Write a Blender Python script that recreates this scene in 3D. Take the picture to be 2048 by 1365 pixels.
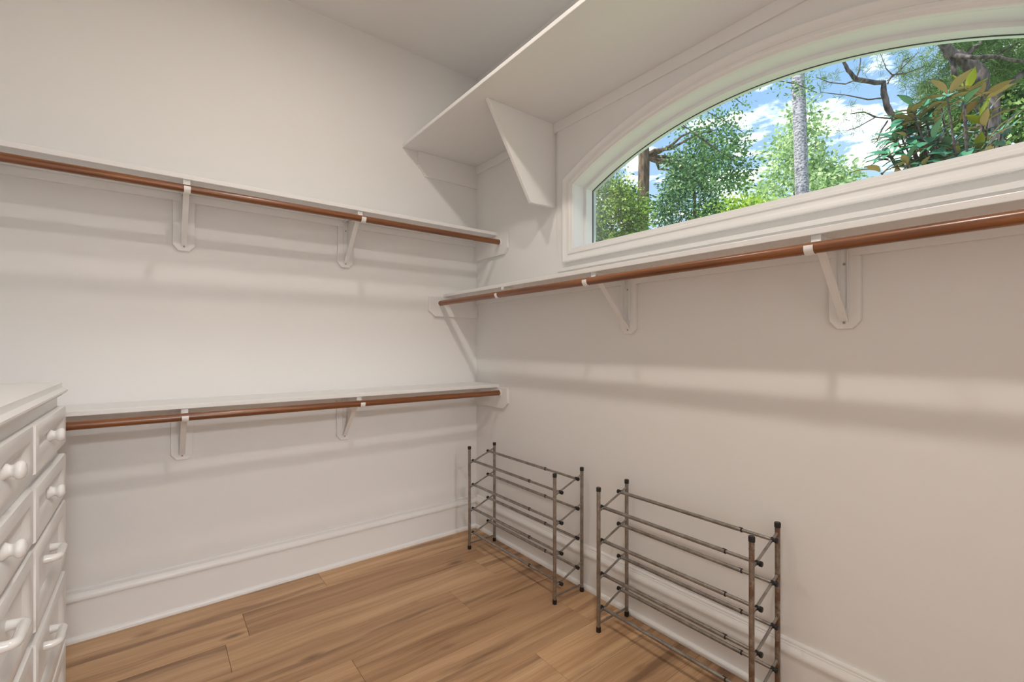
import bpy, bmesh, math, random
import numpy as np
from mathutils import Vector, Matrix

# ------------------------------------------------------------------ scene, camera, light
scene = bpy.context.scene
for o in list(bpy.data.objects):
    bpy.data.objects.remove(o)
COL = scene.collection
PI = math.pi

CAM_H = 1.232
cam_d = bpy.data.cameras.new('camera')
cam_d.sensor_width = 36.0
cam_d.lens = 919.3 / 2048 * 36.0
cam_d.shift_y = (692 - 682.5) / 2048
cam_d.clip_start = 0.02
cam_d.clip_end = 400
cam = bpy.data.objects.new('camera', cam_d)
cam.location = (0, 0, CAM_H)
cam.rotation_euler = (PI / 2, 0, -math.atan2(0.6137, 0.7896))
COL.objects.link(cam)
scene.camera = cam

vs = scene.view_settings
vs.view_transform = 'Standard'
vs.look = 'None'
vs.gamma = 1.0
vs.use_curve_mapping = False
vs.exposure = 0.0

LAMP_POWER = (7.0, 15.0)
LAMP_SPREAD = (172.0, 180.0)
FILL_LAMP_POWER = 128.0  # added fill lamp in the invented room behind the camera
FILL_LAMP_COLOR = (0.97, 0.98, 1.0)
LAMP_COLOR = (1.0, 0.915, 0.825)
SKY_STRENGTH = 1.45
SUN_STRENGTH = 9.0

world = bpy.data.worlds.new('sky')
scene.world = world
world.use_nodes = True
wn = world.node_tree
wn.nodes.clear()


def N(nt, typ, **kw):
    n = nt.nodes.new(typ)
    for k, v in kw.items():
        if k == 'op':
            n.operation = v
        elif k.startswith('_'):
            setattr(n, k[1:], v)
        else:
            n.inputs[k].default_value = v
    return n


def ramp(nt, stops, interp='LINEAR'):
    r = nt.nodes.new('ShaderNodeValToRGB')
    r.color_ramp.interpolation = interp
    el = r.color_ramp.elements
    while len(el) < len(stops):
        el.new(0.5)
    for e, (p, c) in zip(el, stops):
        e.position = p
        e.color = (c[0], c[1], c[2], 1) if len(c) == 3 else c
    return r


def build_sky():
    L = wn.links.new
    tc = N(wn, 'ShaderNodeTexCoord')
    sep = N(wn, 'ShaderNodeSeparateXYZ')
    L(tc.outputs['Generated'], sep.inputs[0])
    base = ramp(wn, [(0.0, (0.62, 0.76, 0.92)), (0.24, (0.42, 0.60, 0.80)), (0.5, (0.23, 0.42, 0.72)), (1.0, (0.13, 0.29, 0.62))])
    L(sep.outputs['Z'], base.inputs[0])
    zc = N(wn, 'ShaderNodeMath', op='MAXIMUM')
    zc.inputs[1].default_value = 0.06
    L(sep.outputs['Z'], zc.inputs[0])
    inv = N(wn, 'ShaderNodeMath', op='DIVIDE')
    inv.inputs[0].default_value = 1.0
    L(zc.outputs[0], inv.inputs[1])
    sc = N(wn, 'ShaderNodeVectorMath', op='SCALE')
    L(tc.outputs['Generated'], sc.inputs[0])
    L(inv.outputs[0], sc.inputs['Scale'])
    no = N(wn, 'ShaderNodeTexNoise', Scale=3.4, Detail=7.0, Roughness=0.58)
    L(sc.outputs[0], no.inputs['Vector'])
    cl = ramp(wn, [(0.50, (0, 0, 0)), (0.66, (0.85, 0.85, 0.85)), (1.0, (1, 1, 1))])
    L(no.outputs[0], cl.inputs[0])
    mix = N(wn, 'ShaderNodeMix', _data_type='RGBA')
    mix.inputs[7].default_value = (2.3, 2.28, 2.26, 1)
    L(cl.outputs[0], mix.inputs[0])
    L(base.outputs[0], mix.inputs[6])
    bg = N(wn, 'ShaderNodeBackground', Strength=SKY_STRENGTH)
    L(mix.outputs[2], bg.inputs[0])
    out = N(wn, 'ShaderNodeOutputWorld')
    L(bg.outputs[0], out.inputs[0])


build_sky()

sun_d = bpy.data.lights.new('sun', 'SUN')
sun_d.energy = SUN_STRENGTH
sun_d.angle = math.radians(0.6)
sun_d.color = (1.0, 0.95, 0.86)
sun = bpy.data.objects.new('sun', sun_d)
sun.rotation_euler = Vector((0.42, -0.30, -0.86)).to_track_quat('-Z', 'Y').to_euler()
sun.location = (-4, 3, 12)
COL.objects.link(sun)

# ------------------------------------------------------------------ room dimensions
XR = 1.741      # window wall, inner face
YL = 2.636      # shelf wall, inner face
XB = -0.69      # wall behind the dresser
YN = -0.80      # wall behind the camera
ZC = 3.052      # ceiling
WT = 0.16       # wall thickness


# ------------------------------------------------------------------ materials
def new_mat(name):
    m = bpy.data.materials.new(name)
    m.use_nodes = True
    nt = m.node_tree
    b = nt.nodes['Principled BSDF']
    return m, nt, b


def paint(name, col, rough=0.5, bump=0.02, scale=260.0, spec=0.4):
    m, nt, b = new_mat(name)
    L = nt.links.new
    b.inputs['Roughness'].default_value = rough
    b.inputs['Specular IOR Level'].default_value = spec
    tc = N(nt, 'ShaderNodeTexCoord')
    n1 = N(nt, 'ShaderNodeTexNoise', Scale=1.7, Detail=3.0)
    L(tc.outputs['Object'], n1.inputs['Vector'])
    r = ramp(nt, [(0.3, tuple(c * 0.985 for c in col)), (0.7, col)])
    L(n1.outputs[0], r.inputs[0])
    L(r.outputs[0], b.inputs['Base Color'])
    n2 = N(nt, 'ShaderNodeTexNoise', Scale=scale, Detail=2.0)
    L(tc.outputs['Object'], n2.inputs['Vector'])
    bp = N(nt, 'ShaderNodeBump', Strength=bump, Distance=0.002)
    L(n2.outputs[0], bp.inputs['Height'])
    L(bp.outputs[0], b.inputs['Normal'])
    return m


M = {}
M['wall'] = paint('wall_paint', (0.885, 0.88, 0.87), 0.6, 0.05, 180, 0.25)
M['ceiling'] = paint('ceiling_paint', (0.885, 0.88, 0.87), 0.8, 0.05, 160, 0.15)
M['trim'] = paint('white_trim_paint', (0.885, 0.88, 0.87), 0.32, 0.015, 90)
M['sash'] = paint('white_sash', (0.89, 0.90, 0.90), 0.35, 0.01, 90)
M['metal_white'] = paint('white_enamel', (0.885, 0.88, 0.87), 0.3, 0.01, 140, 0.5)
M['dresser'] = paint('dresser_paint', (0.885, 0.88, 0.87), 0.34, 0.02, 120)
M['ceramic'] = paint('white_ceramic', (0.86, 0.85, 0.83), 0.12, 0.0, 50, 0.6)
M['dark_gap'] = paint('dark_shadow_gap', (0.05, 0.045, 0.04), 0.8, 0.0)
M['subfloor'] = paint('subfloor', (0.10, 0.06, 0.035), 0.9, 0.0)
M['black_plastic'] = paint('black_plastic', (0.018, 0.017, 0.017), 0.45, 0.05, 300)
M['screw'] = paint('painted_screw', (0.42, 0.40, 0.37), 0.4, 0.0)
M['concrete'] = paint('exterior_siding', (0.55, 0.52, 0.47), 0.8, 0.05, 50)


def make_floor_mat():
    m, nt, b = new_mat('oak_laminate')
    L = nt.links.new
    tc = N(nt, 'ShaderNodeTexCoord')
    oi = N(nt, 'ShaderNodeObjectInfo')
    off = N(nt, 'ShaderNodeMath', op='MULTIPLY')
    off.inputs[1].default_value = 37.0
    L(oi.outputs['Random'], off.inputs[0])
    comb = N(nt, 'ShaderNodeCombineXYZ')
    L(off.outputs[0], comb.inputs[0])
    L(off.outputs[0], comb.inputs[1])
    add = N(nt, 'ShaderNodeVectorMath', op='ADD')
    L(tc.outputs['Object'], add.inputs[0])
    L(comb.outputs[0], add.inputs[1])
    # warp so the grain wanders
    wnse = N(nt, 'ShaderNodeTexNoise', Scale=1.6, Detail=2.0)
    L(add.outputs[0], wnse.inputs['Vector'])
    wm = N(nt, 'ShaderNodeVectorMath', op='SCALE')
    wm.inputs['Scale'].default_value = 0.07
    L(wnse.outputs['Color'], wm.inputs[0])
    wv = N(nt, 'ShaderNodeVectorMath', op='ADD')
    L(add.outputs[0], wv.inputs[0])
    L(wm.outputs[0], wv.inputs[1])
    mp = N(nt, 'ShaderNodeMapping')
    mp.inputs['Scale'].default_value = (0.55, 13.0, 1.0)
    L(wv.outputs[0], mp.inputs[0])
    g1 = N(nt, 'ShaderNodeTexNoise', Scale=1.5, Detail=4.0, Roughness=0.5)
    L(mp.outputs[0], g1.inputs['Vector'])
    col = ramp(nt, [(0.28, (0.37, 0.210, 0.112)), (0.44, (0.52, 0.315, 0.172)), (0.58, (0.61, 0.385, 0.218)), (0.75, (0.69, 0.465, 0.278))])
    L(g1.outputs[0], col.inputs[0])
    # fine straight grain
    mp2 = N(nt, 'ShaderNodeMapping')
    mp2.inputs['Scale'].default_value = (2.2, 120.0, 1.0)
    L(wv.outputs[0], mp2.inputs[0])
    g2 = N(nt, 'ShaderNodeTexNoise', Scale=2.0, Detail=3.0)
    L(mp2.outputs[0], g2.inputs['Vector'])
    fr = ramp(nt, [(0.3, (0.86, 0.84, 0.82)), (0.6, (1.03, 1.03, 1.03))])
    L(g2.outputs[0], fr.inputs[0])
    mul = N(nt, 'ShaderNodeMix', _data_type='RGBA', _blend_type='MULTIPLY')
    mul.inputs[0].default_value = 1.0
    L(col.outputs[0], mul.inputs[6])
    L(fr.outputs[0], mul.inputs[7])
    # scattered knots
    mp3 = N(nt, 'ShaderNodeMapping')
    mp3.inputs['Scale'].default_value = (2.6, 7.0, 1.0)
    L(wv.outputs[0], mp3.inputs[0])
    vo = N(nt, 'ShaderNodeTexVoronoi', Scale=1.2)
    L(mp3.outputs[0], vo.inputs['Vector'])
    kr = ramp(nt, [(0.0, (1, 1, 1)), (0.07, (0.8, 0.8, 0.8)), (0.20, (0, 0, 0))])
    L(vo.outputs['Distance'], kr.inputs[0])
    sepc = N(nt, 'ShaderNodeSeparateColor')
    L(vo.outputs['Color'], sepc.inputs[0])
    gate = N(nt, 'ShaderNodeMath', op='GREATER_THAN')
    gate.inputs[1].default_value = 0.45
    L(sepc.outputs[0], gate.inputs[0])
    kn = N(nt, 'ShaderNodeMath', op='MULTIPLY')
    L(kr.outputs[0], kn.inputs[0])
    L(gate.outputs[0], kn.inputs[1])
    # long dark streaks
    g3 = N(nt, 'ShaderNodeTexNoise', Scale=1.0, Detail=5.0, Roughness=0.6)
    mp4 = N(nt, 'ShaderNodeMapping')
    mp4.inputs['Scale'].default_value = (0.8, 12.0, 1.0)
    mp4.inputs['Location'].default_value = (4.2, 1.7, 0)
    L(wv.outputs[0], mp4.inputs[0])
    L(mp4.outputs[0], g3.inputs['Vector'])
    sr = ramp(nt, [(0.53, (0, 0, 0)), (0.64, (0.6, 0.6, 0.6)), (0.76, (1, 1, 1))])
    L(g3.outputs[0], sr.inputs[0])
    mx = N(nt, 'ShaderNodeMath', op='MAXIMUM')
    L(kn.outputs[0], mx.inputs[0])
    L(sr.outputs[0], mx.inputs[1])
    sc = N(nt, 'ShaderNodeMath', op='MULTIPLY')
    sc.inputs[1].default_value = 0.84
    L(mx.outputs[0], sc.inputs[0])
    dk = N(nt, 'ShaderNodeMix', _data_type='RGBA')
    dk.inputs[7].default_value = (0.135, 0.072, 0.042, 1)
    L(sc.outputs[0], dk.inputs[0])
    L(mul.outputs[2], dk.inputs[6])
    # per plank tone
    tone = ramp(nt, [(0.0, (0.82, 0.79, 0.77)), (0.5, (0.98, 0.98, 0.97)), (1.0, (1.08, 1.07, 1.03))])
    L(oi.outputs['Random'], tone.inputs[0])
    fin = N(nt, 'ShaderNodeMix', _data_type='RGBA', _blend_type='MULTIPLY')
    fin.inputs[0].default_value = 1.0
    L(dk.outputs[2], fin.inputs[6])
    L(tone.outputs[0], fin.inputs[7])
    L(fin.outputs[2], b.inputs['Base Color'])
    b.inputs['Roughness'].default_value = 0.42
    b.inputs['Specular IOR Level'].default_value = 0.35
    bp = N(nt, 'ShaderNodeBump', Strength=0.12, Distance=0.001)
    L(g2.outputs[0], bp.inputs['Height'])
    L(bp.outputs[0], b.inputs['Normal'])
    return m


def make_rod_mat():
    m, nt, b = new_mat('stained_rod_wood')
    L = nt.links.new
    tc = N(nt, 'ShaderNodeTexCoord')
    mp = N(nt, 'ShaderNodeMapping')
    mp.inputs['Scale'].default_value = (2.2, 60, 60)
    L(tc.outputs['Object'], mp.inputs[0])
    n = N(nt, 'ShaderNodeTexNoise', Scale=1.2, Detail=4.0)
    L(mp.outputs[0], n.inputs['Vector'])
    r = ramp(nt, [(0.3, (0.115, 0.033, 0.009)), (0.5, (0.205, 0.066, 0.017)), (0.72, (0.30, 0.108, 0.028))])
    L(n.outputs[0], r.inputs[0])
    L(r.outputs[0], b.inputs['Base Color'])
    b.inputs['Roughness'].default_value = 0.36
    b.inputs['Coat Weight'].default_value = 0.5
    b.inputs['Coat Roughness'].default_value = 0.2
    return m


def make_steel(name, rust):
    m, nt, b = new_mat(name)
    L = nt.links.new
    tc = N(nt, 'ShaderNodeTexCoord')
    n = N(nt, 'ShaderNodeTexNoise', Scale=26.0, Detail=6.0, Roughness=0.7)
    L(tc.outputs['Object'], n.inputs['Vector'])
    base = ramp(nt, [(0.35, (0.25, 0.23, 0.21)), (0.65, (0.42, 0.395, 0.37))])
    L(n.outputs[0], base.inputs[0])
    n2 = N(nt, 'ShaderNodeTexNoise', Scale=9.0, Detail=8.0, Roughness=0.75)
    L(tc.outputs['Object'], n2.inputs['Vector'])
    lo = 0.62 - 0.16 * rust
    mk = ramp(nt, [(lo, (0, 0, 0)), (lo + 0.10, (1, 1, 1))])
    L(n2.outputs[0], mk.inputs[0])
    fac = N(nt, 'ShaderNodeMath', op='MULTIPLY')
    fac.inputs[1].default_value = 0.25 + 0.6 * rust
    L(mk.outputs[0], fac.inputs[0])
    mix = N(nt, 'ShaderNodeMix', _data_type='RGBA')
    mix.inputs[7].default_value = (0.16, 0.075, 0.035, 1)
    L(fac.outputs[0], mix.inputs[0])
    L(base.outputs[0], mix.inputs[6])
    L(mix.outputs[2], b.inputs['Base Color'])
    mt = N(nt, 'ShaderNodeMath', op='MULTIPLY_ADD')
    mt.inputs[1].default_value = -0.6
    mt.inputs[2].default_value = 0.88
    L(fac.outputs[0], mt.inputs[0])
    L(mt.outputs[0], b.inputs['Metallic'])
    b.inputs['Roughness'].default_value = 0.34
    bp = N(nt, 'ShaderNodeBump', Strength=0.15 + 0.3 * rust, Distance=0.001)
    L(n2.outputs[0], bp.inputs['Height'])
    L(bp.outputs[0], b.inputs['Normal'])
    return m


def make_glass():
    m, nt, b = new_mat('window_glass')
    L = nt.links.new
    nt.nodes.remove(b)
    tr = N(nt, 'ShaderNodeBsdfTransparent')
    tr.inputs[0].default_value = (0.97, 0.985, 0.98, 1)
    gl = N(nt, 'ShaderNodeBsdfGlossy', Roughness=0.02)
    fr = N(nt, 'ShaderNodeFresnel', IOR=1.45)
    mu = N(nt, 'ShaderNodeMath', op='MULTIPLY')
    mu.inputs[1].default_value = 0.5
    L(fr.outputs[0], mu.inputs[0])
    mx = N(nt, 'ShaderNodeMixShader')
    L(mu.outputs[0], mx.inputs[0])
    L(tr.outputs[0], mx.inputs[1])
    L(gl.outputs[0], mx.inputs[2])
    L(mx.outputs[0], nt.nodes['Material Output'].inputs[0])
    return m


def make_leaf_mat(name, stops, trans=0.45, rough=0.5):
    m, nt, b = new_mat(name)
    L = nt.links.new
    g = N(nt, 'ShaderNodeNewGeometry')
    r = ramp(nt, stops)
    L(g.outputs['Random Per Island'], r.inputs[0])
    L(r.outputs[0], b.inputs['Base Color'])
    b.inputs['Roughness'].default_value = rough
    t = N(nt, 'ShaderNodeBsdfTranslucent')
    L(r.outputs[0], t.inputs[0])
    mx = N(nt, 'ShaderNodeMixShader')
    mx.inputs[0].default_value = trans
    L(b.outputs[0], mx.inputs[1])
    L(t.outputs[0], mx.inputs[2])
    L(mx.outputs[0], nt.nodes['Material Output'].inputs[0])
    return m


def make_bark(name, c0, c1, scale=(14, 14, 3.0), bump=0.8):
    m, nt, b = new_mat(name)
    L = nt.links.new
    tc = N(nt, 'ShaderNodeTexCoord')
    mp = N(nt, 'ShaderNodeMapping')
    mp.inputs['Scale'].default_value = scale
    L(tc.outputs['Object'], mp.inputs[0])
    v = N(nt, 'ShaderNodeTexVoronoi', Scale=1.6)
    L(mp.outputs[0], v.inputs['Vector'])
    n = N(nt, 'ShaderNodeTexNoise', Scale=2.5, Detail=6.0, Roughness=0.7)
    L(mp.outputs[0], n.inputs['Vector'])
    ad = N(nt, 'ShaderNodeMath', op='MULTIPLY')
    L(v.outputs['Distance'], ad.inputs[0])
    L(n.outputs[0], ad.inputs[1])
    r = ramp(nt, [(0.08, c0), (0.42, c1)])
    L(ad.outputs[0], r.inputs[0])
    L(r.outputs[0], b.inputs['Base Color'])
    b.inputs['Roughness'].default_value = 0.9
    bp = N(nt, 'ShaderNodeBump', Strength=bump, Distance=0.02)
    L(ad.outputs[0], bp.inputs['Height'])
    L(bp.outputs[0], b.inputs['Normal'])
    return m


M['floor'] = make_floor_mat()
M['rod'] = make_rod_mat()
M['steel'] = make_steel('worn_steel', 0.0)
M['steel_pitted'] = make_steel('pitted_steel', 0.35)
M['steel_rust'] = make_steel('rusted_steel', 1.0)
M['glass'] = make_glass()
M['bark_brown'] = make_bark('brown_bark', (0.05, 0.032, 0.022), (0.20, 0.13, 0.085))
M['bark_grey'] = make_bark('scaly_grey_bark', (0.14, 0.13, 0.15), (0.50, 0.475, 0.53), (16, 16, 20), 1.0)
M['bark_pine'] = make_bark('dark_pine_bark', (0.03, 0.024, 0.024), (0.17, 0.13, 0.125), (12, 12, 4))
M['twig'] = make_bark('twig_bark', (0.05, 0.036, 0.034), (0.16, 0.115, 0.105), (30, 30, 30), 0.3)
M['leaf_holly'] = make_leaf_mat('holly_leaves', [(0.0, (0.025, 0.075, 0.02)), (0.45, (0.08, 0.19, 0.03)), (0.75, (0.26, 0.42, 0.055)), (1.0, (0.52, 0.66, 0.11))], 0.35)
M['leaf_dark'] = make_leaf_mat('bluish_green_leaves', [(0.0, (0.025, 0.08, 0.04)), (0.6, (0.09, 0.20, 0.085)), (1.0, (0.32, 0.48, 0.19))], 0.35)
M['leaf_spray'] = make_leaf_mat('oak_leaves', [(0.0, (0.05, 0.13, 0.05)), (0.6, (0.13, 0.27, 0.09)), (1.0, (0.30, 0.44, 0.16))], 0.45)
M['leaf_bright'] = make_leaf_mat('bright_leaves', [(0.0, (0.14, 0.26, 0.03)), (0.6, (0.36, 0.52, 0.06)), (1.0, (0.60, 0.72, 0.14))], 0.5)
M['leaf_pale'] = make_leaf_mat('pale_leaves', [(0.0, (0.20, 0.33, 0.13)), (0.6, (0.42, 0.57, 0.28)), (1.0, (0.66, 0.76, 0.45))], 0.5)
M['leaf_right'] = make_leaf_mat('dappled_leaves', [(0.0, (0.03, 0.085, 0.03)), (0.6, (0.10, 0.22, 0.055)), (1.0, (0.40, 0.55, 0.17))], 0.4)
M['needle'] = make_leaf_mat('pine_needles', [(0.0, (0.04, 0.10, 0.035)), (0.6, (0.12, 0.22, 0.07)), (1.0, (0.30, 0.40, 0.14))], 0.3)
M['needle_brown'] = make_leaf_mat('dry_twigs', [(0.0, (0.10, 0.07, 0.05)), (1.0, (0.30, 0.24, 0.18))], 0.1)
M['mag_green'] = paint('magnolia_upper_leaf', (0.05, 0.19, 0.10), 0.22, 0.05, 60, 0.6)
M['mag_brown'] = paint('magnolia_felt_underleaf', (0.50, 0.30, 0.12), 0.7, 0.05, 80)
M['mag_pale'] = paint('magnolia_pale_underleaf', (0.20, 0.34, 0.20), 0.35, 0.05, 60)
M['mag_yellow'] = paint('magnolia_young_leaf', (0.46, 0.44, 0.04), 0.4, 0.05, 60)
M['grass'] = paint('lawn', (0.24, 0.31, 0.15), 0.9, 0.5, 8)


def emission_mat():
    m, nt, b = new_mat('lamp_lens')
    b.inputs['Base Color'].default_value = (0.9, 0.9, 0.9, 1)
    b.inputs['Emission Color'].default_value = (*LAMP_COLOR, 1)
    b.inputs['Emission Strength'].default_value = 3.0
    return m


M['lens'] = emission_mat()


# ------------------------------------------------------------------ mesh helpers
def box(bm, x0, x1, y0, y1, z0, z1):
    v = [bm.verts.new(p) for p in ((x0, y0, z0), (x1, y0, z0), (x1, y1, z0), (x0, y1, z0), (x0, y0, z1), (x1, y0, z1), (x1, y1, z1), (x0, y1, z1))]
    for f in ((3, 2, 1, 0), (4, 5, 6, 7), (0, 1, 5, 4), (1, 2, 6, 5), (2, 3, 7, 6), (3, 0, 4, 7)):
        bm.faces.new([v[i] for i in f])


def prism(bm, poly, axis, lo, hi):
    """poly in the two remaining axes (order: x,y,z without the axis), swept from lo to hi along axis"""
    def P(a, b, c):
        return {'x': (c, a, b), 'y': (a, c, b), 'z': (a, b, c)}[axis]
    A = [bm.verts.new(P(a, b, lo)) for a, b in poly]
    B = [bm.verts.new(P(a, b, hi)) for a, b in poly]
    n = len(poly)
    bm.faces.new(A[::-1])
    bm.faces.new(B)
    for i in range(n):
        j = (i + 1) % n
        bm.faces.new((A[i], A[j], B[j], B[i]))


def tube(bm, pts, rad, n=12, cap=True):
    pts = [Vector(p) for p in pts]
    if not hasattr(rad, '__len__'):
        rad = [rad] * len(pts)
    rings = []
    prev = None
    for i, p in enumerate(pts):
        if i == 0:
            d = pts[1] - pts[0]
        elif i == len(pts) - 1:
            d = pts[-1] - pts[-2]
        else:
            d = (pts[i + 1] - p).normalized() + (p - pts[i - 1]).normalized()
        d.normalize()
        if prev is None:
            a = Vector((0, 0, 1)) if abs(d.z) < 0.9 else Vector((1, 0, 0))
            u = d.cross(a).normalized()
        else:
            u = (prev - d * prev.dot(d)).normalized()
        w = d.cross(u)
        prev = u
        rings.append([bm.verts.new(p + (u * math.cos(2 * PI * k / n) + w * math.sin(2 * PI * k / n)) * rad[i]) for k in range(n)])
    for A, B in zip(rings[:-1], rings[1:]):
        for k in range(n):
            j = (k + 1) % n
            bm.faces.new((A[k], A[j], B[j], B[k]))
    if cap:
        bm.faces.new(rings[0][::-1])
        bm.faces.new(rings[-1])


def lathe(bm, prof, origin, axis, n=20):
    """prof: list of (radius, distance along axis)"""
    axis = Vector(axis).normalized()
    a = Vector((0, 0, 1)) if abs(axis.z) < 0.9 else Vector((1, 0, 0))
    u = axis.cross(a).normalized()
    w = axis.cross(u)
    o = Vector(origin)
    rings = []
    for r, t in prof:
        rings.append([bm.verts.new(o + axis * t + (u * math.cos(2 * PI * k / n) + w * math.sin(2 * PI * k / n)) * max(r, 1e-5)) for k in range(n)])
    for A, B in zip(rings[:-1], rings[1:]):
        for k in range(n):
            j = (k + 1) % n
            bm.faces.new((A[k], A[j], B[j], B[k]))
    bm.faces.new(rings[0][::-1])
    bm.faces.new(rings[-1])


def obj(name, bm, mat, parent=None, smooth=None, bevel=0.0, label=None, kind=None, mats=None):
    bmesh.ops.recalc_face_normals(bm, faces=bm.faces)
    if bevel:
        ed = [e for e in bm.edges if len(e.link_faces) == 2 and e.calc_face_angle(0) > 0.6]
        bmesh.ops.bevel(bm, geom=ed, offset=bevel, segments=2, affect='EDGES', profile=0.5, clamp_overlap=True)
    me = bpy.data.meshes.new(name)
    bm.to_mesh(me)
    bm.free()
    for m in (mats or [mat]):
        me.materials.append(m)
    if smooth is not None:
        for p in me.polygons:
            p.use_smooth = True
        me.set_sharp_from_angle(angle=math.radians(smooth))
    o = bpy.data.objects.new(name, me)
    COL.objects.link(o)
    if parent is not None:
        o.parent = parent
    if label:
        o['label'] = label
    if kind:
        o['kind'] = kind
    return o


def thing(name, label, cat, loc=(0, 0, 0), rotz=0.0, group=None):
    o = bpy.data.objects.new(name, None)
    o.empty_display_size = 0.1
    COL.objects.link(o)
    o.location = loc
    o.rotation_euler = (0, 0, rotz)
    o['label'] = label
    o['category'] = cat
    if group:
        o['group'] = group
    return o


def struct(o, label):
    o['kind'] = 'structure'
    o['label'] = label
    return o


def B():
    return bmesh.new()


# ------------------------------------------------------------------ room shell
bm = B()
box(bm, XB - WT, XR + WT, YN - WT, YL + WT, -0.12, -0.009)
floor = struct(obj('floor', bm, M['subfloor']), 'wide plank oak laminate floor of the closet')

rng = random.Random(4)
PW = 0.206
first_joint = [0.697, 0.318, 1.45, 1.165, 0.61, 1.54]
row = 0
y1 = YL - 0.004
y0 = 2.428
GAP = 0.0005
while y1 > YN + 0.01:
    j = first_joint[row] if row < len(first_joint) else rng.uniform(-0.3, 0.9)
    cuts = [j]
    while cuts[0] > XB:
        cuts.insert(0, cuts[0] - 1.22)
    while cuts[-1] < XR:
        cuts.append(cuts[-1] + 1.22)
    for a, c in zip(cuts[:-1], cuts[1:]):
        a = max(a, XB + 0.004)
        c = min(c, XR - 0.004)
        if c - a < 0.02:
            continue
        bm = B()
        hx, hy = (c - a) / 2 - GAP, (y1 - y0) / 2 - GAP
        e = 0.0008
        # board with a small bevelled edge
        v = []
        for (sx, sy, z) in ((hx, hy, -0.009), (hx, hy, -e), (hx - e, hy - e, 0.0)):
            v.append([bm.verts.new((s1 * sx, s2 * sy, z)) for s1, s2 in ((-1, -1), (1, -1), (1, 1), (-1, 1))])
        for A, Bq in zip(v[:-1], v[1:]):
            for k in range(4):
                bm.faces.new((A[k], A[(k + 1) % 4], Bq[(k + 1) % 4], Bq[k]))
        bm.faces.new(v[-1])
        o = obj('plank', bm, M['floor'], floor)
        o.location = ((a + c) / 2, (y0 + y1) / 2, 0)
    y1 = y0
    y0 = max(y0 - PW, YN + 0.003)
    row += 1

bm = B()
box(bm, XB - WT, XR + WT, YN - WT, YL + WT, ZC, ZC + 0.15)
struct(obj('ceiling', bm, M['ceiling']), 'plain off-white closet ceiling')
bm = B()
box(bm, XB - WT, XR + WT, YL, YL + WT, -0.12, ZC)
struct(obj('wall_left', bm, M['wall']), 'white wall carrying two long shelves and rods')
bm = B()
box(bm, XB - WT, XB, YN, YL, -0.12, ZC)
struct(obj('wall_back', bm, M['wall']), 'white wall behind the dresser')
# wall with an added doorway that lets fill light into the closet
DO0, DO1, DOZ = -0.42, 0.78, 2.20
bm = B()
box(bm, XB - WT, DO0, YN - WT, YN, -0.12, ZC)
box(bm, DO1, XR + WT, YN - WT, YN, -0.12, ZC)
box(bm, DO0, DO1, YN - WT, YN, DOZ, ZC)
struct(obj('wall_front', bm, M['wall']), 'white wall opposite the double shelves')

added_doorway = bpy.data.objects.new('added_doorway_1', None)
COL.objects.link(added_doorway)
added_doorway.location = (DO0, YN, 0)
struct(added_doorway, 'white cased doorway added to let in fill light from an invented room')
for x0, x1, z0, z1, nm in ((DO0 - 0.09, DO0, 0.0, DOZ, 'side_casing'), (DO1, DO1 + 0.09, 0.0, DOZ, 'side_casing'), (DO0 - 0.09, DO1 + 0.09, DOZ, DOZ + 0.09, 'head_casing')):
    bm = B()
    box(bm, x0, x1, YN, YN + 0.02, z0, z1)
    o = obj(nm, bm, M['trim'], added_doorway, bevel=0.003)
    o.matrix_parent_inverse = Matrix.Translation(-Vector(added_doorway.location))

# unseen room added behind the camera to hold the fill lamp
HX0, HX1, HY0, HZ = -1.7, 2.1, YN - WT - 2.7, 2.75
for nm, b6, mt, lab in (('floor_fill_room', (HX0, HX1, HY0, YN - 0.0, -0.12, -0.001), 'floor', 'oak laminate floor of the added fill-light room'),
                        ('ceiling_fill_room', (HX0 - WT, HX1 + WT, HY0 - WT, YN - WT, HZ, HZ + 0.12), 'ceiling', 'white ceiling of the added fill-light room'),
                        ('wall_fill_room_end', (HX0 - WT, HX1 + WT, HY0 - WT, HY0, -0.12, HZ), 'wall', 'white end wall of the added fill-light room'),
                        ('wall_fill_room_left', (HX0 - WT, HX0, HY0, YN - WT, -0.12, HZ), 'wall', 'white side wall of the added fill-light room'),
                        ('wall_fill_room_right', (HX1, HX1 + WT, HY0, YN - WT, -0.12, HZ), 'wall', 'white far side wall of the added fill-light room'),
                        ('wall_fill_room_near', (HX0 - WT, XB - WT, YN - WT, YN, -0.12, HZ), 'wall', 'white wall beside the added doorway'),
                        ('wall_fill_room_corner', (XR + WT, HX1 + WT, YN - WT, YN, -0.12, HZ), 'wall', 'short white wall past the added doorway')):
    bm = B()
    box(bm, *b6)
    struct(obj(nm, bm, M[mt]), lab)

# window opening: flat sill, short jambs, shallow arch
WC = 0.8945                    # centre along the wall
WH = 0.8035                    # half width
ZS, ZSP, ZTOP = 1.745, 2.073, 2.263
RISE = ZTOP - ZSP
RAD = (WH * WH + RISE * RISE) / (2 * RISE)
NA = 40


def arch_pts(half, zspring, top, n=NA):
    rise = top - zspring
    r = (half * half + rise * rise) / (2 * rise)
    a = math.asin(half / r)
    return [(WC - r * math.sin(t), top - r + r * math.cos(t)) for t in [(-a + 2 * a * k / n) for k in range(n + 1)]]


ARCH = arch_pts(WH, ZSP, ZTOP)           # from +Y side (left in view) to -Y side
LOOP = [(WC - WH, ZS), (WC + WH, ZS)] + ARCH   # closed loop (y,z)


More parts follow.
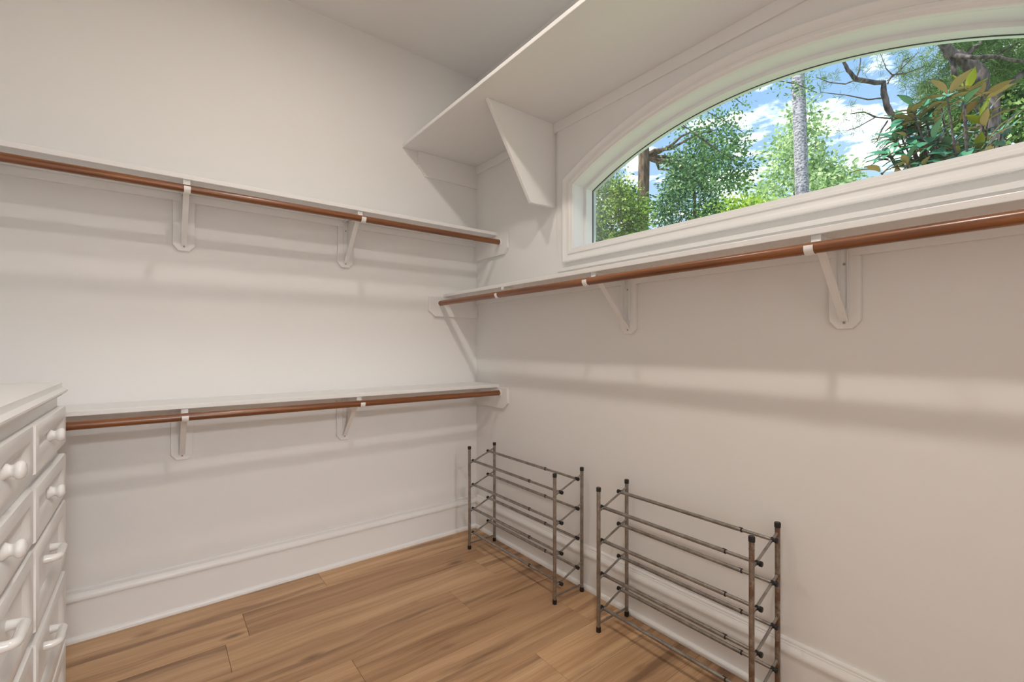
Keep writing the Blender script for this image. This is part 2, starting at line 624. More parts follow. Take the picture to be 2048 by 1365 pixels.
def offset_loop(loop, d):
    n = len(loop)
    out = []
    for i in range(n):
        p0, p1, p2 = Vector(loop[i - 1]), Vector(loop[i]), Vector(loop[(i + 1) % n])
        d1, d2 = (p1 - p0).normalized(), (p2 - p1).normalized()
        n1, n2 = Vector((d1.y, -d1.x)), Vector((d2.y, -d2.x))
        m = n1 + n2
        m = m / m.dot(n1) if m.length > 1e-6 else n1
        m = (n1 + n2).normalized()
        k = d / max(m.dot(n1), 0.3)
        out.append((p1.x + m.x * k, p1.y + m.y * k))
    return out


# orientation test so that a positive offset grows the loop
if abs(sum(a[0] * b[1] - b[0] * a[1] for a, b in zip(offset_loop(LOOP, 0.05), offset_loop(LOOP, 0.05)[1:] + offset_loop(LOOP, 0.05)[:1]))) < \
        abs(sum(a[0] * b[1] - b[0] * a[1] for a, b in zip(LOOP, LOOP[1:] + LOOP[:1]))):
    SGN = -1
else:
    SGN = 1


def ring_sweep(bm, prof):
    """prof: closed list of (offset outward, depth into the room); swept round the window loop"""
    rings = []
    for off, h in prof:
        rings.append([bm.verts.new((XR - h, y, z)) for y, z in offset_loop(LOOP, SGN * off)])
    n = len(LOOP)
    m = len(prof)
    for a in range(m):
        A, C2 = rings[a], rings[(a + 1) % m]
        for k in range(n):
            j = (k + 1) % n
            bm.faces.new((A[k], A[j], C2[j], C2[k]))


def holed_board(bm, y_lo, y_hi, z_lo, z_hi, x0, x1, off):
    lp = offset_loop(LOOP, SGN * off)
    (ya, za), (yb, zb) = lp[0], lp[1]
    ar = lp[2:]
    prism(bm, [(y_lo, z_lo), (y_hi, z_lo), (y_hi, za), (y_lo, za)], 'x', x0, x1)
    prism(bm, [(yb, za), (y_hi, za), (y_hi, z_hi), (yb, z_hi)], 'x', x0, x1)
    prism(bm, [(y_lo, za), (ya, za), (ya, z_hi), (y_lo, z_hi)], 'x', x0, x1)
    pts = [(yb, ar[0][1])] + ar[1:-1] + [(ya, ar[-1][1])]
    prism(bm, [(yb, z_hi)] + pts + [(ya, z_hi)], 'x', x0, x1)


bm = B()
holed_board(bm, YN, YL, -0.12, ZC, XR, XR + WT, 0.0038)
struct(obj('wall_right', bm, M['wall']), 'white wall with the arched window')

win = bpy.data.objects.new('window_1', None)
COL.objects.link(win)
win.location = (XR, WC, ZS)
struct(win, 'wide arched fixed window with white moulded casing')


def wpart(name, bm, mat, **kw):
    o = obj(name, bm, mat, win, **kw)
    o.matrix_parent_inverse = Matrix.Translation(-Vector(win.location))
    return o


bm = B()
ring_sweep(bm, [(0.0005, 0.0082), (0.0005, 0.020), (0.003, 0.023), (0.015, 0.023), (0.019, 0.0275), (0.030, 0.0275), (0.0345, 0.0225), (0.042, 0.0215), (0.052, 0.0245), (0.059, 0.029), (0.066, 0.0305), (0.071, 0.0285), (0.071, 0.008)])
wpart('casing', bm, M['trim'], smooth=28, label='stepped white window casing')
bm = B()
holed_board(bm, WC - 0.930, WC + 0.930, 1.634, 2.394, XR - 0.009, XR, 0.004)
wpart('backing_board', bm, M['trim'], label='flat white board behind the casing')
bm = B()
ring_sweep(bm, [(0.0, 0.0085), (0.0038, 0.0085), (0.0038, -0.155), (0.0, -0.155)])
wpart('jamb', bm, M['sash'], smooth=28, label='bright white window reveal')
bm = B()
ring_sweep(bm, [(-0.0155, -0.066), (0.0, -0.066), (0.0, -0.140), (-0.0155, -0.140)])
wpart('sash', bm, M['sash'], smooth=28)
bm = B()
ring_sweep(bm, [(-0.0170, -0.113), (-0.0155, -0.113), (-0.0155, -0.119), (-0.0170, -0.119)])
wpart('glazing_seal', bm, M['black_plastic'], label='thin black glazing seal')
bm = B()
prism(bm, offset_loop(LOOP, SGN * -0.0145), 'x', XR + 0.114, XR + 0.118)
wpart('pane', bm, M['glass'], label='single clear glass pane')


# baseboards
def baseboard(name, axis, lo, hi, wall, sgn, label):
    def pp(bm, prof):
        poly = [(wall + sgn * u, z) for u, z in prof]
        prism(bm, poly, axis, lo, hi)
    bm = B()
    pp(bm, [(0, 0), (0.014, 0), (0.014, 0.166), (0, 0.166)])
    b = struct(obj(name, bm, M['trim']), label)
    bm = B()
    pp(bm, [(0, 0.163), (0.017, 0.163), (0.0175, 0.167), (0.0225, 0.170), (0.024, 0.177), (0.022, 0.186), (0.016, 0.194), (0.0135, 0.199), (0.0135, 0.202), (0.010, 0.203), (0.010, 0.211), (0.007, 0.216), (0, 0.217)])
    obj('cap_moulding', bm, M['trim'], b, smooth=25)
    bm = B()
    pp(bm, [(0, 0), (0.027, 0), (0.027, 0.010), (0.0245, 0.016), (0.020, 0.020), (0.014, 0.022), (0, 0.022)])
    obj('shoe_moulding', bm, M['trim'], b, smooth=35)
    return b


baseboard('baseboard_left', 'x', XB, XR, YL, -1, 'tall moulded white baseboard under the lower shelf')
baseboard('baseboard_right', 'y', YN, YL, XR, -1, 'tall moulded white baseboard behind the shoe racks')
baseboard('baseboard_back', 'y', YN, YL, XB, 1, 'tall moulded white baseboard behind the dresser')
baseboard('baseboard_front', 'x', XB, XR, YN, 1, 'tall moulded white baseboard opposite the double shelves')

# ------------------------------------------------------------------ recessed ceiling lights, plus one added fill lamp
def ceiling_light(loc, power, color, label, spread, r=0.062):
    t = thing('ceiling_light', label, 'ceiling light', loc)
    k = r / 0.062
    bm = B()
    lathe(bm, [(r, 0.0), (r + 0.023, 0.0), (r + 0.021, -0.006 * k), (r + 0.004, -0.008 * k), (r, -0.004 * k)], (0, 0, 0), (0, 0, 1), 32)
    obj('trim_ring', bm, M['metal_white'], t, smooth=40)
    bm = B()
    lathe(bm, [(r, -0.001), (r, -0.003 * k)], (0, 0, 0), (0, 0, 1), 32)
    obj('lens', bm, M['lens'], t)
    ld = bpy.data.lights.new('lamp', 'AREA')
    ld.shape = 'DISK'
    ld.size = r * 1.85
    ld.spread = math.radians(spread)
    ld.energy = power
    ld.color = color
    lo = bpy.data.objects.new('lamp', ld)
    COL.objects.link(lo)
    lo.parent = t
    lo.location = (0, 0, -0.010 * k)


for ly, where, pw, spd in ((1.50, 'nearer the double shelves', LAMP_POWER[0], LAMP_SPREAD[0]), (0.36, 'farther from the double shelves', LAMP_POWER[1], LAMP_SPREAD[1])):
    ceiling_light((0.53, ly, ZC), pw, LAMP_COLOR, 'small round recessed ceiling light in the closet, the one ' + where, spd, 0.050)
ceiling_light((0.25, -2.95, HZ), FILL_LAMP_POWER, FILL_LAMP_COLOR, 'large round fill lamp added on the ceiling of the unseen room', 180, 0.30)  # unseen lamp added to brighten the lower closet walls through the doorway

# ------------------------------------------------------------------ shelf over the window
t = thing('display_shelf', 'deep white shelf above the arched window, held by tapered panels', 'shelf', (XR, YL, 2.447))


def tpart(t, name, bm, mat, **kw):
    """part whose mesh is written in world coordinates"""
    o = obj(name, bm, mat, t, **kw)
    m = Matrix.LocRotScale(Vector(t.location), t.rotation_euler.to_quaternion(), None)
    o.matrix_parent_inverse = m.inverted()
    return o


bm = B()
box(bm, 1.196, XR, YN, YL, 2.447, 2.467)
tpart(t, 'shelf_board', bm, M['trim'], bevel=0.0025)
bm = B()
box(bm, XR - 0.018, XR, YN, YL - 0.018, 2.394, 2.447)
tpart(t, 'wall_cleat', bm, M['trim'], bevel=0.001)
bm = B()
prism(bm, [(1.296, 2.447), (1.296, 2.366), (1.346, 2.301), (XR, 2.301), (XR, 2.447)], 'y', YL - 0.018, YL)
tpart(t, 'end_cleat', bm, M['trim'], bevel=0.0015, label='corner-cut white board under the shelf end')
for yb in (1.846, -0.077):
    bm = B()
    prism(bm, [(1.284, 2.447), (XR - 0.018, 2.447), (XR - 0.018, 2.394), (XR - 0.0, 2.394), (XR - 0.0, 1.990), (1.561, 1.986)], 'y', yb, yb + 0.020)
    tpart(t, 'bracket_panel', bm, M['trim'], bevel=0.002, label='tapered white support panel')


# ------------------------------------------------------------------ hanging shelves, rods, brackets
DEPTH = 0.262
TH = 0.0195
ROD_U = 0.292
ROD_W = -0.038
ROD_R = 0.0163


def closet_shelf(loc, rotz, a, b, label, end_lo=True, end_hi=True):
    """local x along the wall, local -y out of the wall, z=0 the underside"""
    t = thing('closet_shelf', label, 'shelf', loc, rotz)
    bm = B()
    box(bm, a, b, -DEPTH, 0, 0, TH)
    obj('shelf_board', bm, M['trim'], t, bevel=0.002)
    bm = B()
    box(bm, a, b, -0.018, 0, -0.034, 0)
    obj('wall_cleat', bm, M['trim'], t, bevel=0.001)
    for x, s, on in ((a, 1, end_lo), (b, -1, end_hi)):
        if not on:
            continue
        bm = B()
        prism(bm, [(-0.018, 0.0), (-DEPTH - 0.106, 0.0), (-DEPTH - 0.106, -0.092), (-DEPTH - 0.066, -0.128), (-0.0, -0.128), (-0.0, -0.034), (-0.018, -0.034)], 'x', min(x, x + s * 0.018), max(x, x + s * 0.018))
        e = obj('end_cleat', bm, M['trim'], t, bevel=0.0015, label='corner-cut white board at the shelf end')
        bm = B()
        lathe(bm, [(ROD_R + 0.005, 0.018), (ROD_R + 0.005, 0.022), (ROD_R + 0.0025, 0.0235), (ROD_R + 0.0025, 0.026), (ROD_R + 0.0006, 0.026), (ROD_R + 0.0006, 0.018)], (x, -ROD_U, ROD_W), (s, 0, 0), 24)
        obj('rod_socket', bm, M['metal_white'], e, smooth=40)
    return t


def hanging_rod(loc, rotz, a, b, label):
    t = thing('hanging_rod', label, 'rod', loc, rotz)
    bm = B()
    tube(bm, [(a, -ROD_U, ROD_W), (b, -ROD_U, ROD_W)], ROD_R, 28)
    obj('rod', bm, M['rod'], t, smooth=40)
    return t


def hook_mesh(width=0.023):
    bm = B()
    hw = width / 2
    r0, r1 = ROD_R + 0.0008, ROD_R + 0.0036
    sec = []
    # stem from the arm down behind the rod, then the cup, ending in front of the rod
    sec.append(((-0.2495, -0.0185), (-0.2520, -0.0160)))
    sec.append(((-0.2640, -0.0285), (-0.2665, -0.0255)))
    for k in range(13):
        an = math.radians(-8 - k * 190 / 12)
        c, s = math.cos(an), math.sin(an)
        sec.append(((-ROD_U + r1 * c, ROD_W + r1 * s), (-ROD_U + r0 * c, ROD_W + r0 * s)))
    L = [[bm.verts.new((x, p[0], p[1])) for p in q for x in (-hw, hw)] for q in sec]
    for A, C2 in zip(L[:-1], L[1:]):
        for i, j in ((0, 1), (1, 3), (3, 2), (2, 0)):
            bm.faces.new((A[i], A[j], C2[j], C2[i]))
    for q in (L[0], L[-1]):
        bm.faces.new((q[0], q[1], q[3], q[2]))
    return bm


def shelf_bracket(loc, rotz, label):
    t = thing('shelf_bracket', label, 'bracket', loc, rotz)
    bm = B()
    hw, c = 0.042, 0.025
    prism(bm, [(-hw, -0.034), (-hw, -0.262 + c), (-hw + c * 0.85, -0.262), (hw - c * 0.85, -0.262), (hw, -0.262 + c), (hw, -0.034)], 'y', -0.018, 0)
    obj('backing_block', bm, M['trim'], t, bevel=0.0015, label='corner-cut white wooden backing block')
    bm = B()      # vertical leg: shallow channel with rounded foot
    w = 0.0125
    foot = [(-w, -0.235)] + [(-w * math.cos(a), -0.240 - w * 0.9 * math.sin(a)) for a in [PI * k / 8 for k in range(1, 8)]] + [(w, -0.235)]
    prism(bm, [(-w, -0.004)] + foot + [(w, -0.004)], 'y', -0.0205, -0.018)
    box(bm, -w, -w + 0.0022, -0.029, -0.0205, -0.200, -0.004)
    box(bm, w - 0.0022, w, -0.029, -0.0205, -0.200, -0.004)
    obj('wall_leg', bm, M['metal_white'], t)
    bm = B()      # arm: inverted channel with closed front end
    box(bm, -w, w, -0.2530, -0.0205, -0.003, -0.0002)
    box(bm, -w, -w + 0.0022, -0.2505, -0.0205, -0.013, -0.003)
    box(bm, w - 0.0022, w, -0.2505, -0.0205, -0.013, -0.003)
    box(bm, -w, w, -0.2530, -0.2505, -0.0185, -0.003)
    obj('arm', bm, M['metal_white'], t)
    bm = B()      # diagonal brace, folded lips
    p0, p1 = Vector((0, -0.0215, -0.236)), Vector((0, -0.236, -0.014))
    d = (p1 - p0).normalized()
    nrm = Vector((0, -d.z, d.y))
    if nrm.z > 0:
        nrm = -nrm
    w2 = 0.011
    prof = [(-w2, 0.0), (-w2, 0.004), (w2, 0.004), (w2, 0.0), (w2 - 0.002, 0.0), (w2 - 0.002, 0.002), (-w2 + 0.002, 0.002), (-w2 + 0.002, 0.0)]
    pts = [p0, p0 + d * 0.018, p1]
    R = [[bm.verts.new((x, 0, 0)) for x, h in prof] for _ in pts]
    for ring, p in zip(R, pts):
        for v, (x, h) in zip(ring, prof):
            v.co = p + Vector((x, 0, 0)) + nrm * h
    for A, C2 in zip(R[:-1], R[1:]):
        for k in range(len(prof)):
            j = (k + 1) % len(prof)
            bm.faces.new((A[k], A[j], C2[j], C2[k]))
    bm.faces.new(R[0])
    bm.faces.new(R[-1])
    obj('brace', bm, M['metal_white'], t)
    obj('rod_hook', hook_mesh(), M['metal_white'], t, smooth=40)
    for zz in (-0.058, -0.243):
        bm = B()
        lathe(bm, [(0.0042, 0.0), (0.0042, 0.0012), (0.003, 0.0022), (0.0008, 0.0016)], (0, -0.0205, zz), (0, -1, 0), 10)
        obj('screw', bm, M['screw'], t, smooth=40)
    return t


ZU, ZLO, ZR = 1.935, 0.966, 1.548
# shelf wall: local x = world x
ROD_W = -0.048
closet_shelf((0, YL, ZU), 0, XB, XR, 'long white shelf above the higher of two stacked wooden rods')
hanging_rod((0, YL, ZU), 0, XB + 0.018, XR - 0.018, 'brown stained wooden rod, the higher of two stacked rods')
shelf_bracket((0.107, YL, ZU), 0, 'white bracket under the higher stacked shelf, the one toward the dresser')
shelf_bracket((0.848, YL, ZU), 0, 'white bracket under the higher stacked shelf, the one toward the corner')
ROD_W = -0.031
closet_shelf((0, YL, ZLO), 0, XB, XR, 'long white shelf above the lowest wooden rod, by the dresser')
hanging_rod((0, YL, ZLO), 0, XB + 0.018, XR - 0.018, 'brown stained wooden rod running low behind the dresser')
shelf_bracket((0.100, YL, ZLO), 0, 'white bracket under the lowest shelf, the one toward the dresser')
shelf_bracket((0.843, YL, ZLO), 0, 'white bracket under the lowest shelf, the one toward the corner')
# window wall: local -y = world -x, local x = world -y
RZ = -PI / 2
ROD_W = -0.043
closet_shelf((XR, 0, ZR), RZ, -YL, -YN, 'long white shelf directly below the arched window')
hanging_rod((XR, 0, ZR), RZ, -YL + 0.018, -YN - 0.018, 'brown stained wooden rod hung below the arched window')
for yc, lab in ((1.346, 'white bracket under the window shelf, the one toward the corner'),
                (0.503, 'white bracket under the window shelf, beneath the middle of the window'),
                (-0.34, 'white bracket under the window shelf, past the window, farthest from the corner')):
    shelf_bracket((XR, yc, ZR), RZ, lab)

t = thing('rod_hook', 'small white hook holding the window rod close to the corner', 'hook', (XR, 1.985, ZR), RZ)
bm = B()
box(bm, -0.011, 0.011, -0.262, -0.20, -0.003, -0.0002)
box(bm, -0.011, 0.011, -0.2645, -0.262, -0.014, -0.0002)
obj('mounting_tab', bm, M['metal_white'], t)
obj('cup', hook_mesh(0.018), M['metal_white'], t, smooth=40)


# ------------------------------------------------------------------ shoe racks
def shoe_rack(yl, yr, xf, xb, label, m_post_l, m_post_r, m_bar, rot=0.0):
    cx, cy = (xf + xb) / 2, (yl + yr) / 2
    t = thing('shoe_rack', label, 'shoe rack', (cx, cy, 0), rot, None)
    f, b = xf - cx, xb - cx
    l, r = yl - cy, yr - cy
    HT = 0.622
    PR = 0.0086
    for (px, py, m) in ((f, l, m_post_l), (b, l, m_post_l), (f, r, m_post_r), (b, r, m_post_r)):
        bm = B()
        tube(bm, [(px, py, 0.010), (px, py, HT - 0.012)], PR, 14)
        p = obj('post', bm, m, t, smooth=40)
        bm = B()
        lathe(bm, [(PR + 0.0016, 0.0), (PR + 0.0022, 0.004), (PR + 0.0014, 0.021), (PR, 0.0215)], (px, py, 0), (0, 0, 1), 14)
        obj('foot', bm, M['black_plastic'], p, smooth=40, label='black plastic foot')
        bm = B()
        lathe(bm, [(PR, -0.018), (PR + 0.0014, -0.0175), (PR + 0.0018, -0.003), (PR + 0.0004, 0.0)], (px, py, HT), (0, 0, 1), 14)
        obj('cap', bm, M['black_plastic'], p, smooth=40, label='black plastic cap')
        for zz in (HT - 0.026, HT - 0.043):
            bm = B()
            lathe(bm, [(PR, 0), (PR + 0.0007, 0.0005), (PR + 0.0007, 0.0018), (PR, 0.0023)], (px, py, zz), (0, 0, 1), 14)
            obj('ring', bm, m, p, smooth=40)
    x1, x2 = f + 0.034, b - 0.041
    for k in range(4):
        z = 0.0885 + 0.1463 * k
        sl = 0.045 / 0.121
        za, zb2 = z - sl * 0.034 + 0.002, z + 0.045 + sl * 0.041
        for yy, sg in ((l, 1), (r, -1)):
            bm = B()
            tube(bm, [(f, yy, za), (b, yy, zb2)], 0.0046, 10)
            obj('side_bar', bm, m_bar, t, smooth=40)
            for xx, zz in ((x1, z), (x2, z + 0.045)):
                bm = B()
                lathe(bm, [(0.0062, -0.0035), (0.0086, -0.003), (0.0086, 0.002), (0.0066, 0.004), (0.0066, 0.008), (0.0090, 0.0095), (0.0090, 0.017), (0.0070, 0.0185)], (xx, yy, zz), (0, sg, 0), 12)
                obj('end_knob', bm, M['black_plastic'], t, smooth=40, label='black plastic rail end knob')
        for xx, zz, jf in ((x1, z, 0.300), (x2, z + 0.045, 0.285)):
            jy = r + (l - r) * (0.300 if l - r > 0.7 else 0.16)
            bm = B()
            tube(bm, [(xx, jy, zz), (xx, l, zz)], 0.0074, 12)
            ra = obj('rail', bm, m_bar, t, smooth=40)
            bm = B()
            tube(bm, [(xx, r, zz), (xx, jy, zz)], 0.0060, 12)
            obj('inner_tube', bm, m_bar, ra, smooth=40)
            bm = B()
            lathe(bm, [(0.0074, -0.002), (0.0085, -0.0018), (0.0085, 0.0018), (0.0074, 0.002)], (xx, jy, zz), (0, 1, 0), 12)
            box(bm, xx - 0.0015, xx + 0.0015, jy, jy + 0.010, zz + 0.0066, zz + 0.0085)
            obj('collar', bm, M['black_plastic'], ra, smooth=40, label='black clip at the rail joint')
    for yy in (l, r):
        bm = B()
        tube(bm, [(f, yy, 0.036), (b, yy, 0.036)], 0.0046, 10)
        obj('bottom_bar', bm, m_bar, t, smooth=40)
    return t


shoe_rack(2.358, 1.606, 1.506, 1.692, 'wider clean grey metal shoe rack with four tiers, standing in the corner', M['steel'], M['steel'], M['steel'])
shoe_rack(1.334, 0.691, 1.509, 1.699, 'narrower rusty metal shoe rack with pitted rails and brown posts', M['steel_pitted'], M['steel_rust'], M['steel_pitted'])


# ------------------------------------------------------------------ dresser
DX = -0.240                       # carcass front plane
DY1, DYS, DY0 = 2.002, 1.549, 1.096
t = thing('dresser', 'white painted dresser with two columns of knobbed and handled drawers', 'dresser', ((XB + DX) / 2, (DY0 + DY1) / 2, 0))
bm = B()
box(bm, XB + 0.027, DX, DY0, DY1, 0.085, 1.076)
tpart(t, 'carcass', bm, M['dresser'], bevel=0.002)
bm = B()
box(bm, XB + 0.027, DX - 0.045, DY0 + 0.01, DY1 - 0.01, 0.0, 0.085)
tpart(t, 'plinth', bm, M['dresser'])
bm = B()
ov = [(0.006, 1.076), (0.010, 1.080), (0.016, 1.084), (0.020, 1.089), (0.020, 1.094), (0.014, 1.098), (0.009, 1.101), (0.008, 1.106), (0.008, 1.116), (0.005, 1.119)]
rings = []
for e, z in ov:
    rings.append([bm.verts.new(p) for p in ((XB + 0.03, DY0 - e, z), (DX + e + 0.002, DY0 - e, z), (DX + e + 0.002, DY1 + e, z), (XB + 0.03, DY1 + e, z))])
for A, C2 in zip(rings[:-1], rings[1:]):
    for k in range(4):
        bm.faces.new((A[k], A[(k + 1) % 4], C2[(k + 1) % 4], C2[k]))
bm.faces.new(rings[0][::-1])
bm.faces.new(rings[-1])
tpart(t, 'top', bm, M['dresser'], smooth=30, label='white moulded dresser top')


def drawer_front(bm, y0, y1, z0, z1, x0, x1):
    fw = 0.030
    loops = []
    rd = 0.006
    for (ins, x) in ((0.0, x0), (0.0, x1 - rd), (rd * 0.3, x1 - rd * 0.3), (rd, x1), (fw, x1), (fw + 0.004, x1 - 0.0015), (fw + 0.020, x1 - 0.0115), (fw + 0.022, x1 - 0.0125)):
        loops.append([bm.verts.new(p) for p in ((x, y0 + ins, z0 + ins), (x, y1 - ins, z0 + ins), (x, y1 - ins, z1 - ins), (x, y0 + ins, z1 - ins))])
    for A, C2 in zip(loops[:-1], loops[1:]):
        for k in range(4):
            bm.faces.new((A[k], A[(k + 1) % 4], C2[(k + 1) % 4], C2[k]))
    bm.faces.new(loops[0][::-1])
    bm.faces.new(loops[-1])


ROWS = [(0.926, 1.044, 'knob'), (0.764, 0.894, 'knob'), (0.552, 0.748, 'pull'), (0.314, 0.524, 'pull'), (0.098, 0.298, 'pull')]
for ci, (ya, yb, proud) in enumerate(((DYS + 0.002, DY1 + 0.003, 0.0195), (DY0, DYS - 0.0005, 0.0145))):
    for z0, z1, kind in ROWS:
        bm = B()
        drawer_front(bm, ya, yb, z0, z1, DX - 0.001, DX + proud)
        d = tpart(t, 'drawer', bm, M['dresser'], smooth=35)
        cy, cz = (ya + yb) / 2, (z0 + z1) / 2
        xr = DX + proud - 0.0125
        bm = B()
        if kind == 'knob':
            lathe(bm, [(0.0175, 0.0), (0.0185, 0.0015), (0.0180, 0.0045), (0.0150, 0.0085), (0.0125, 0.0125), (0.0118, 0.0155), (0.0130, 0.0185), (0.0165, 0.0215), (0.0185, 0.0250), (0.0186, 0.0290), (0.0165, 0.0330), (0.0110, 0.0355), (0.004, 0.0366), (0.0, 0.0368)], (xr, cy, cz), (1, 0, 0), 24)
            o = obj('knob', bm, M['ceramic'], d, smooth=60, label='glossy white knob')
        else:
            hz = cz + 0.012
            pts = [(xr, cy - 0.046, hz), (xr + 0.016, cy - 0.046, hz)]
            for k in range(1, 6):
                a = PI / 2 * k / 5
                pts.append((xr + 0.016 + 0.012 * math.sin(a), cy - 0.046 + 0.012 * (1 - math.cos(a)), hz))
            for k in range(0, 6):
                a = PI / 2 * (1 - k / 5)
                pts.append((xr + 0.016 + 0.012 * math.sin(a), cy + 0.046 - 0.012 * (1 - math.cos(a)), hz))
            pts.append((xr, cy + 0.046, hz))
            tube(bm, pts, [0.0112, 0.0098] + [0.0098] * 11 + [0.0112], 14)
            o = obj('handle', bm, M['ceramic'], d, smooth=60, label='glossy white pull handle')
        m = Matrix.LocRotScale(Vector(t.location), None, None)
        o.matrix_parent_inverse = Matrix.Identity(4)

# ------------------------------------------------------------------ outdoors
bm = B()
n = 24
grid = [[bm.verts.new((2.2 + 90 * (i / n) ** 1.6, -45 + 110 * j / n, -0.45)) for j in range(n + 1)] for i in range(n + 1)]
for i in range(n):
    for j in range(n):
        bm.faces.new((grid[i][j], grid[i + 1][j], grid[i + 1][j + 1], grid[i][j + 1]))
lawn = obj('lawn', bm, M['grass'], smooth=60)
lawn['label'] = 'green lawn outside under the trees'
lawn['category'] = 'lawn'
lawn['kind'] = 'stuff'

nr = np.random.default_rng(11)


def unit(v):
    return v / np.maximum(np.linalg.norm(v, axis=1, keepdims=True), 1e-9)


def leaf_mesh(name, pos, dirs, length, width, mat, parent, fold=0.25):
    n = len(pos)
    d = unit(dirs)
    rnd = unit(nr.normal(size=(n, 3)))
    w = unit(np.cross(d, rnd))
    nn = np.cross(d, w)
    L = (length * nr.uniform(0.65, 1.25, size=(n, 1)))
    Wd = (width * nr.uniform(0.75, 1.2, size=(n, 1)))
    v = np.empty((n, 4, 3))
    v[:, 0] = pos
    v[:, 1] = pos + d * L * 0.5 + w * Wd + nn * Wd * fold
    v[:, 2] = pos + d * L
    v[:, 3] = pos + d * L * 0.5 - w * Wd + nn * Wd * fold
    me = bpy.data.meshes.new(name)
    me.vertices.add(n * 4)
    me.vertices.foreach_set('co', v.reshape(-1))
    me.loops.add(n * 4)
    me.loops.foreach_set('vertex_index', np.arange(n * 4, dtype=np.int32))
    me.polygons.add(n)
    me.polygons.foreach_set('loop_start', np.arange(0, n * 4, 4, dtype=np.int32))
    me.update(calc_edges=True)
    me.materials.append(mat)
    o = bpy.data.objects.new(name, me)
    COL.objects.link(o)
    o.parent = parent
    o['kind'] = 'stuff'
    return o


def clumps(center, radii, n_clump, per, clump_r, hollow=0.35, flat=0.7):
    """leaf positions and directions: clumps spread through an ellipsoid"""
    c = unit(nr.normal(size=(n_clump, 3))) * (nr.uniform(hollow, 1.0, size=(n_clump, 1)) ** 0.6)
    c = c * np.array(radii) + np.array(center)
    off = nr.normal(size=(n_clump, per, 3)) * clump_r * np.array([1, 1, flat])
    p = (c[:, None, :] + off).reshape(-1, 3)
    out = (off.reshape(-1, 3)) / clump_r + nr.normal(size=(n_clump * per, 3)) * 0.6
    out[:, 2] -= 0.25
    return p, out, c


def local(o, loc):
    o.matrix_parent_inverse = Matrix.Translation(-Vector(loc))
    return o


def wobble_path(p0, p1, n, amp, rs):
    p0, p1 = Vector(p0), Vector(p1)
    pts = []
    for k in range(n + 1):
        f = k / n
        q = p0.lerp(p1, f)
        if 0 < k < n:
            q += Vector((rs.uniform(-amp, amp), rs.uniform(-amp, amp), rs.uniform(-amp, amp) * 0.4))
        pts.append(q)
    return pts


def limbs_to(t, base, centers, r0, mat, loc, count, rs):
    idx = rs.sample(range(len(centers)), min(count, len(centers)))
    for i in idx:
        bm = B()
        pts = wobble_path(base, centers[i], 5, 0.08, rs)
        tube(bm, pts, [r0 * (1 - 0.16 * k) for k in range(len(pts))], 6)
        local(obj('branch', bm, mat, t, smooth=60), loc)


def tree(name, label, cat, base, top, r_base, r_top, crowns, mat_bark, mat_leaf, leaf, limbs=10, seed=1, group=None, trunk_wobble=0.03):
    """crowns: list of (center, radii, clumps, per clump, clump radius)"""
    rs = random.Random(seed)
    t = thing(name, label, cat, base, 0, group)
    bm = B()
    pts = wobble_path(base, top, 10, trunk_wobble, rs)
    tube(bm, pts, [r_base + (r_top - r_base) * k / 10 for k in range(11)], 18)
    local(obj('trunk', bm, mat_bark, t, smooth=60), base)
    P, D, Cc = [], [], []
    for c, rad, nc, per, cr in crowns:
        p, d, cc = clumps(c, rad, nc, per, cr)
        P.append(p)
        D.append(d)
        Cc += [tuple(q) for q in cc]
    if limbs:
        start = pts[6] if top[2] > base[2] else pts[0]
        limbs_to(t, start, Cc, r_top * 0.4, mat_bark, base, limbs, rs)
    if P:
        local(leaf_mesh('foliage', np.concatenate(P), np.concatenate(D), leaf[0], leaf[1], mat_leaf, t), base)
    return t


G0 = -0.45
# dense holly by the house corner
tree('holly_tree', 'dense dark green holly tree seen at the low left corner of the window', 'tree', (5.0, 3.95, G0), (4.95, 3.85, 3.0), 0.07, 0.03,
     [((4.68, 4.00, 2.84), (0.58, 0.52, 0.60), 235, 56, 0.075), ((5.0, 4.3, 1.6), (0.7, 0.6, 1.0), 90, 40, 0.09)], M['bark_brown'], M['leaf_holly'], (0.048, 0.012), 12, 3)
# tall tree with the brown furrowed trunk
tree('tall_tree', 'tall tree with a thick brown furrowed trunk behind the holly', 'tree', (7.55, 5.55, G0), (7.50, 5.50, 8.5), 0.125, 0.095,
     [((8.45, 4.55, 4.75), (0.75, 0.6, 0.65), 75, 40, 0.13), ((7.0, 5.8, 6.9), (1.6, 1.6, 1.0), 90, 40, 0.16)], M['bark_brown'], M['leaf_spray'], (0.085, 0.022), 12, 5)
# bluish shrub-like tree in the middle left
tree('understory_tree', 'bluish green bushy tree between the brown trunk and the pale tree', 'tree', (7.0, 4.1, G0), (6.95, 4.1, 3.8), 0.06, 0.025,
     [((6.85, 4.17, 3.45), (0.55, 0.5, 0.75), 120, 40, 0.095), ((6.75, 4.3, 4.1), (0.30, 0.3, 0.35), 22, 36, 0.08)], M['bark_brown'], M['leaf_dark'], (0.062, 0.017), 14, 7)
# bright shrubs farther out
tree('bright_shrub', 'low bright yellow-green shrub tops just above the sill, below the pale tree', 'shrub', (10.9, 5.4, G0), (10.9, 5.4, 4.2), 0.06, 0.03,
     [((10.9, 5.45, 4.15), (0.9, 0.9, 0.55), 110, 34, 0.13)], M['bark_brown'], M['leaf_bright'], (0.10, 0.03), 8, 9)
